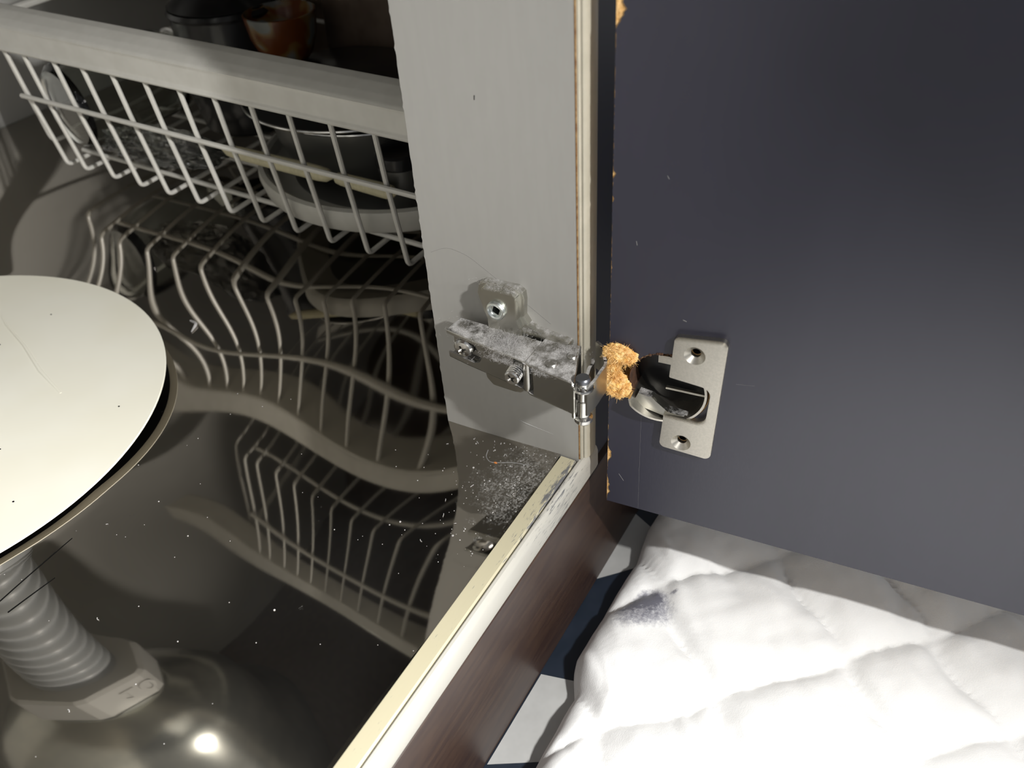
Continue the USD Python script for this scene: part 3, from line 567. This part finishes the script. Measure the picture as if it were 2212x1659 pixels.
for i in range(0, 5): pm = pm + man(prism(pl.buffer(-.0010*(1-math.cos(i/4*1.57))), .0025, .0026+.0009*math.sin(i/4*1.57)))
for i in range(0, 6): pm = pm + man(prism(dome_.buffer(-.0009*(1-math.cos(i/5*1.57))), .0030, .0050+.0009*math.sin(i/5*1.57)))
pm = pm - m3.Manifold.cylinder(.01, .0026, .0026, 32).translate([.0368, .0838, .001])
mm_ = pm.to_mesh(); obj('mounting_plate', on_post(trimesh.Trimesh(mm_.vert_properties[:, :3], mm_.tri_verts)), M_plate, hinge, smooth=30)
# the fixing screw: a threaded collar with a square socket
col = lathe([(.0026, .0060), (.0030, .0076), (.0036, .0080), (.0043, .0078), (.0046, .0071), (.0044, .0067), (.0046, .0063), (.0044, .0059), (.0046, .0054), (.0046, .0040), (.0024, .0040)], [0, 0, 0], [0, 0, 1], 48)
sock = T(cat_([lathe([(0, .0010), (.0027, .0010)], [0, 0, 0], [0, 0, 1], 24), prism(Point(0, 0).buffer(.0028, 24).difference(affinity.rotate(sbox(-.0017, -.0017, .0017, .0017), 20)), .0010, .0066)]), [.0368, .0838, 0])
cz = obj('plate_screw', on_post(T(col, [.0368, .0838, 0])), M_zinc, hinge, smooth=40, label='bright zinc screw with an open socket')
obj('socket', on_post(sock), M_zinc, cz, smooth=False)
# arm: channel built from plan outlines (x out of the post, y depth)
def plan(pts, z0, z1, ch=.0011):
    p = Polygon(pts); 
    a = man(prism(p.buffer(-ch*.0), z0+ch, z1-ch)); parts_ = [a]
    for i in (1, 2, 3):
        t = i/3*1.5708; parts_.append(man(prism(p.buffer(-ch*(1-math.cos(t))), z0+ch-ch*math.sin(t), z1-ch+ch*math.sin(t))))
    return m3.Manifold.batch_hull(parts_)
rear = plan([(-.0045, .0580), (-.0153, .0590), (-.0172, .0470), (-.0205, .0190), (-.0215, .0100), (-.0045, .0100)], .0560, .0728)
fr = plan([(-.0020, .0150), (-.0206, .0150), (-.0222, .0125), (-.0252, -.0100), (-.0240, -.0108), (-.0005, -.0020)], .0553, .0733)
arm = rear + fr
arm = arm - m3.Manifold.cube([.020, .030, .0136]).translate([-.0145, .0300, .0575]) - m3.Manifold.cube([.0195, .040, .0150]).translate([-.0225, -.0190, .0569]).rotate([0, 0, 0])
arm = arm + plan([(-.0095, .0575), (-.0120, .0575), (-.0160, .0120), (-.0040, .0120)], .0600, .0690)
slot = m3.Manifold.cube([.02, .03, .0106]).translate([-.0265, .0445, .0597]) + m3.Manifold.cylinder(.02, .0053, .0053, 32).rotate([0, -90, 0]).translate([-.0118, .0445, .0650])
arm = arm - slot.translate([0, 0, 0])
# keep the ledge under the screw head
arm = arm + plan([(-.0100, .0570), (-.0128, .0570), (-.0142, .0420), (-.0100, .0420)], .0600, .0698)
mm_ = arm.to_mesh(); obj('arm_body', trimesh.Trimesh(mm_.vert_properties[:, :3], mm_.tri_verts), M_hinge, hinge, smooth=30)
obj('step_ridge', tube([(-.0193, .0146, .0566), (-.0194, .0146, .0720)], .0022, 24), M_hinge, hinge)
def cross(depth, L, w): return m3.Manifold.batch_hull([m3.Manifold.cube([L, w, .0001], True).translate([0, 0, .0005]), m3.Manifold.cube([L*.45, w*.6, .0001], True).translate([0, 0, -depth])]) + m3.Manifold.batch_hull([m3.Manifold.cube([w, L, .0001], True).translate([0, 0, .0005]), m3.Manifold.cube([w*.6, L*.45, .0001], True).translate([0, 0, -depth])])
def screw(profile, at, tilt, L, w, depth=.0018, rotz=25, n=44):
    ztop = max(p[1] for p in profile)
    s = man(lathe(profile, [0, 0, 0], [0, 0, 1], n)) - cross(depth, L, w).rotate([0, 0, rotz]).translate([0, 0, ztop])
    k = s.to_mesh(); k = trimesh.Trimesh(k.vert_properties[:, :3], k.tri_verts)
    ez = np.array([-1, tilt, 0]); ez /= np.linalg.norm(ez); ex = np.cross([0, 0, 1], ez); ex /= np.linalg.norm(ex)
    return to_axes(k, at, ex, [0, 0, 1], ez)
obj('clamp_screw', screw([(0, 0), (.0045, 0), (.0048, .0006), (.0047, .0014), (.0038, .0024), (.0022, .0029), (0, .0030)], [-.0150, .0500, .0651], -.12, .0054, .0012), M_chrome, hinge, smooth=25, label='round-head cross-slot clamp screw in the open slot')
pf_ = [(0, 0), (.0036, 0)]
for i in range(4): pf_ += [(.0036, .0012*i+.0002), (.0030, .0012*i+.0006), (.0036, .0012*i+.0010)]
pf_ += [(.0035, .0052), (.0029, .0058), (0, .0058)]
obj('adjusting_screw', screw(pf_, [-.0200, .0200, .0652], -.12, .0048, .0010, rotz=35), M_chrome, hinge, smooth=25, label='threaded cross-slot adjusting screw sticking out of the arm')
for (rx, ry, r_) in ((-.0176, .0035, .0027), (-.0092, -.0020, .0023)):
    obj('rivet', lathe([(0, 0), (r_, 0), (r_, .0005), (r_*.82, .0010), (0, .0011)], [rx, ry, .0731], [0, 0, 1], 28), M_hinge, hinge, smooth=30)
# the pivot
PXY = np.array([-.0228, -.0140])
pv = obj('pivot_pin', lathe([(0, .0520), (.0034, .0520), (.0040, .0528), (.0040, .0545), (.0024, .0552), (.0024, .0560), (.0030, .0562), (.0030, .0640), (.0024, .0643), (.0024, .0690), (.0033, .0694), (.0033, .0712), (.0026, .0718), (.0026, .0738), (0, .0738)], [*PXY, 0], [0, 0, 1], 40), M_chrome, hinge, smooth=35, label='upright pivot pin at the free end of the arm')
def strip(path, z0, z1, t, name, m=M_plate):
    P = bend([(*p, 0) for p in path], .0025, 6)[:, :2]; tn = np.gradient(P, axis=0); tn /= np.linalg.norm(tn, axis=1)[:, None]; nn = np.c_[-tn[:, 1], tn[:, 0]]*t/2
    rings = [np.array([[*(p+n_), z0_], [*(p+n_), z1_], [*(p-n_), z1_], [*(p-n_), z0_]]) for p, n_, z0_, z1_ in zip(P, nn, np.broadcast_to(z0, len(P)), np.broadcast_to(z1, len(P)))]
    obj(name, loft_rings(rings), m, hinge, smooth=False)
strip([(-.0250, -.0162), (-.0185, -.0170), (-.0110, -.0166), (-.0062, -.0168), (-.0030, -.0142), (.0015, -.0115), (.0050, -.0090), (.0062, -.0062)], .0575, .0722, .0013, 'outer_link', M_hinge)
strip([(-.0225, -.0118), (-.0160, -.0125), (-.0110, -.0108), (-.0066, -.0112), (-.0050, -.0096)], .0590, .0716, .0014, 'inner_link', M_hinge)
obj('pin_cap', lathe([(0, .0738), (.0029, .0738), (.0031, .0742), (.0031, .0756), (.0025, .0762), (0, .0762)], [*PXY, 0], [0, 0, 1], 36), M_cap, pv, smooth=35)
obj('pivot_collar', lathe([(.0028, .0700), (.0044, .0702), (.0046, .0708), (.0044, .0714), (.0028, .0716)], [*PXY, 0], [0, 0, 1], 36), M_chrome, hinge, smooth=35)
strip([(-.0262, -.0105), (-.0268, -.0118)], .0555, .0725, .0007, 'arm_lug')
# grey lint caught on the arm
ln = []
def tuft(n, cx, cy, cz, sx, sy, sz, L):
    for _ in range(n):
        p = np.array([cx+rng.normal(0, sx), cy+rng.normal(0, sy), cz+abs(rng.normal(0, sz))]); dv = rng.normal(0, 1, 3); dv[2] = abs(dv[2])*.35; dv /= np.linalg.norm(dv); kk = rng.normal(0, .7, 3)
        l_ = L*rng.uniform(.25, .8); ln.append(tube([p+dv*l_*t+kk*l_*t*t*.6 for t in np.linspace(0, 1, 4)], [.000028, .000028, .000022, .000015], 3))
tuft(2600, -.0125, .0290, .0728, .0045, .0050, .0003, .0024); tuft(420, -.0215, .0260, .0690, .0006, .0045, .0010, .0018)
tuft(520, -.0060, .0020, .0733, .0025, .0035, .0002, .0016); tuft(330, -.0235, .0060, .0715, .0010, .0030, .0006, .0016)
tuft(260, -.0040, .0250, .0760, .0010, .0060, .0002, .0018); tuft(300, -.0055, .0360, .0958, .0012, .0060, .0002, .0013); tuft(420, -.0120, .0450, .0728, .004, .008, .0001, .0010)
obj('lint', cat_(ln), M_lint, hinge, smooth=False, kind='stuff')
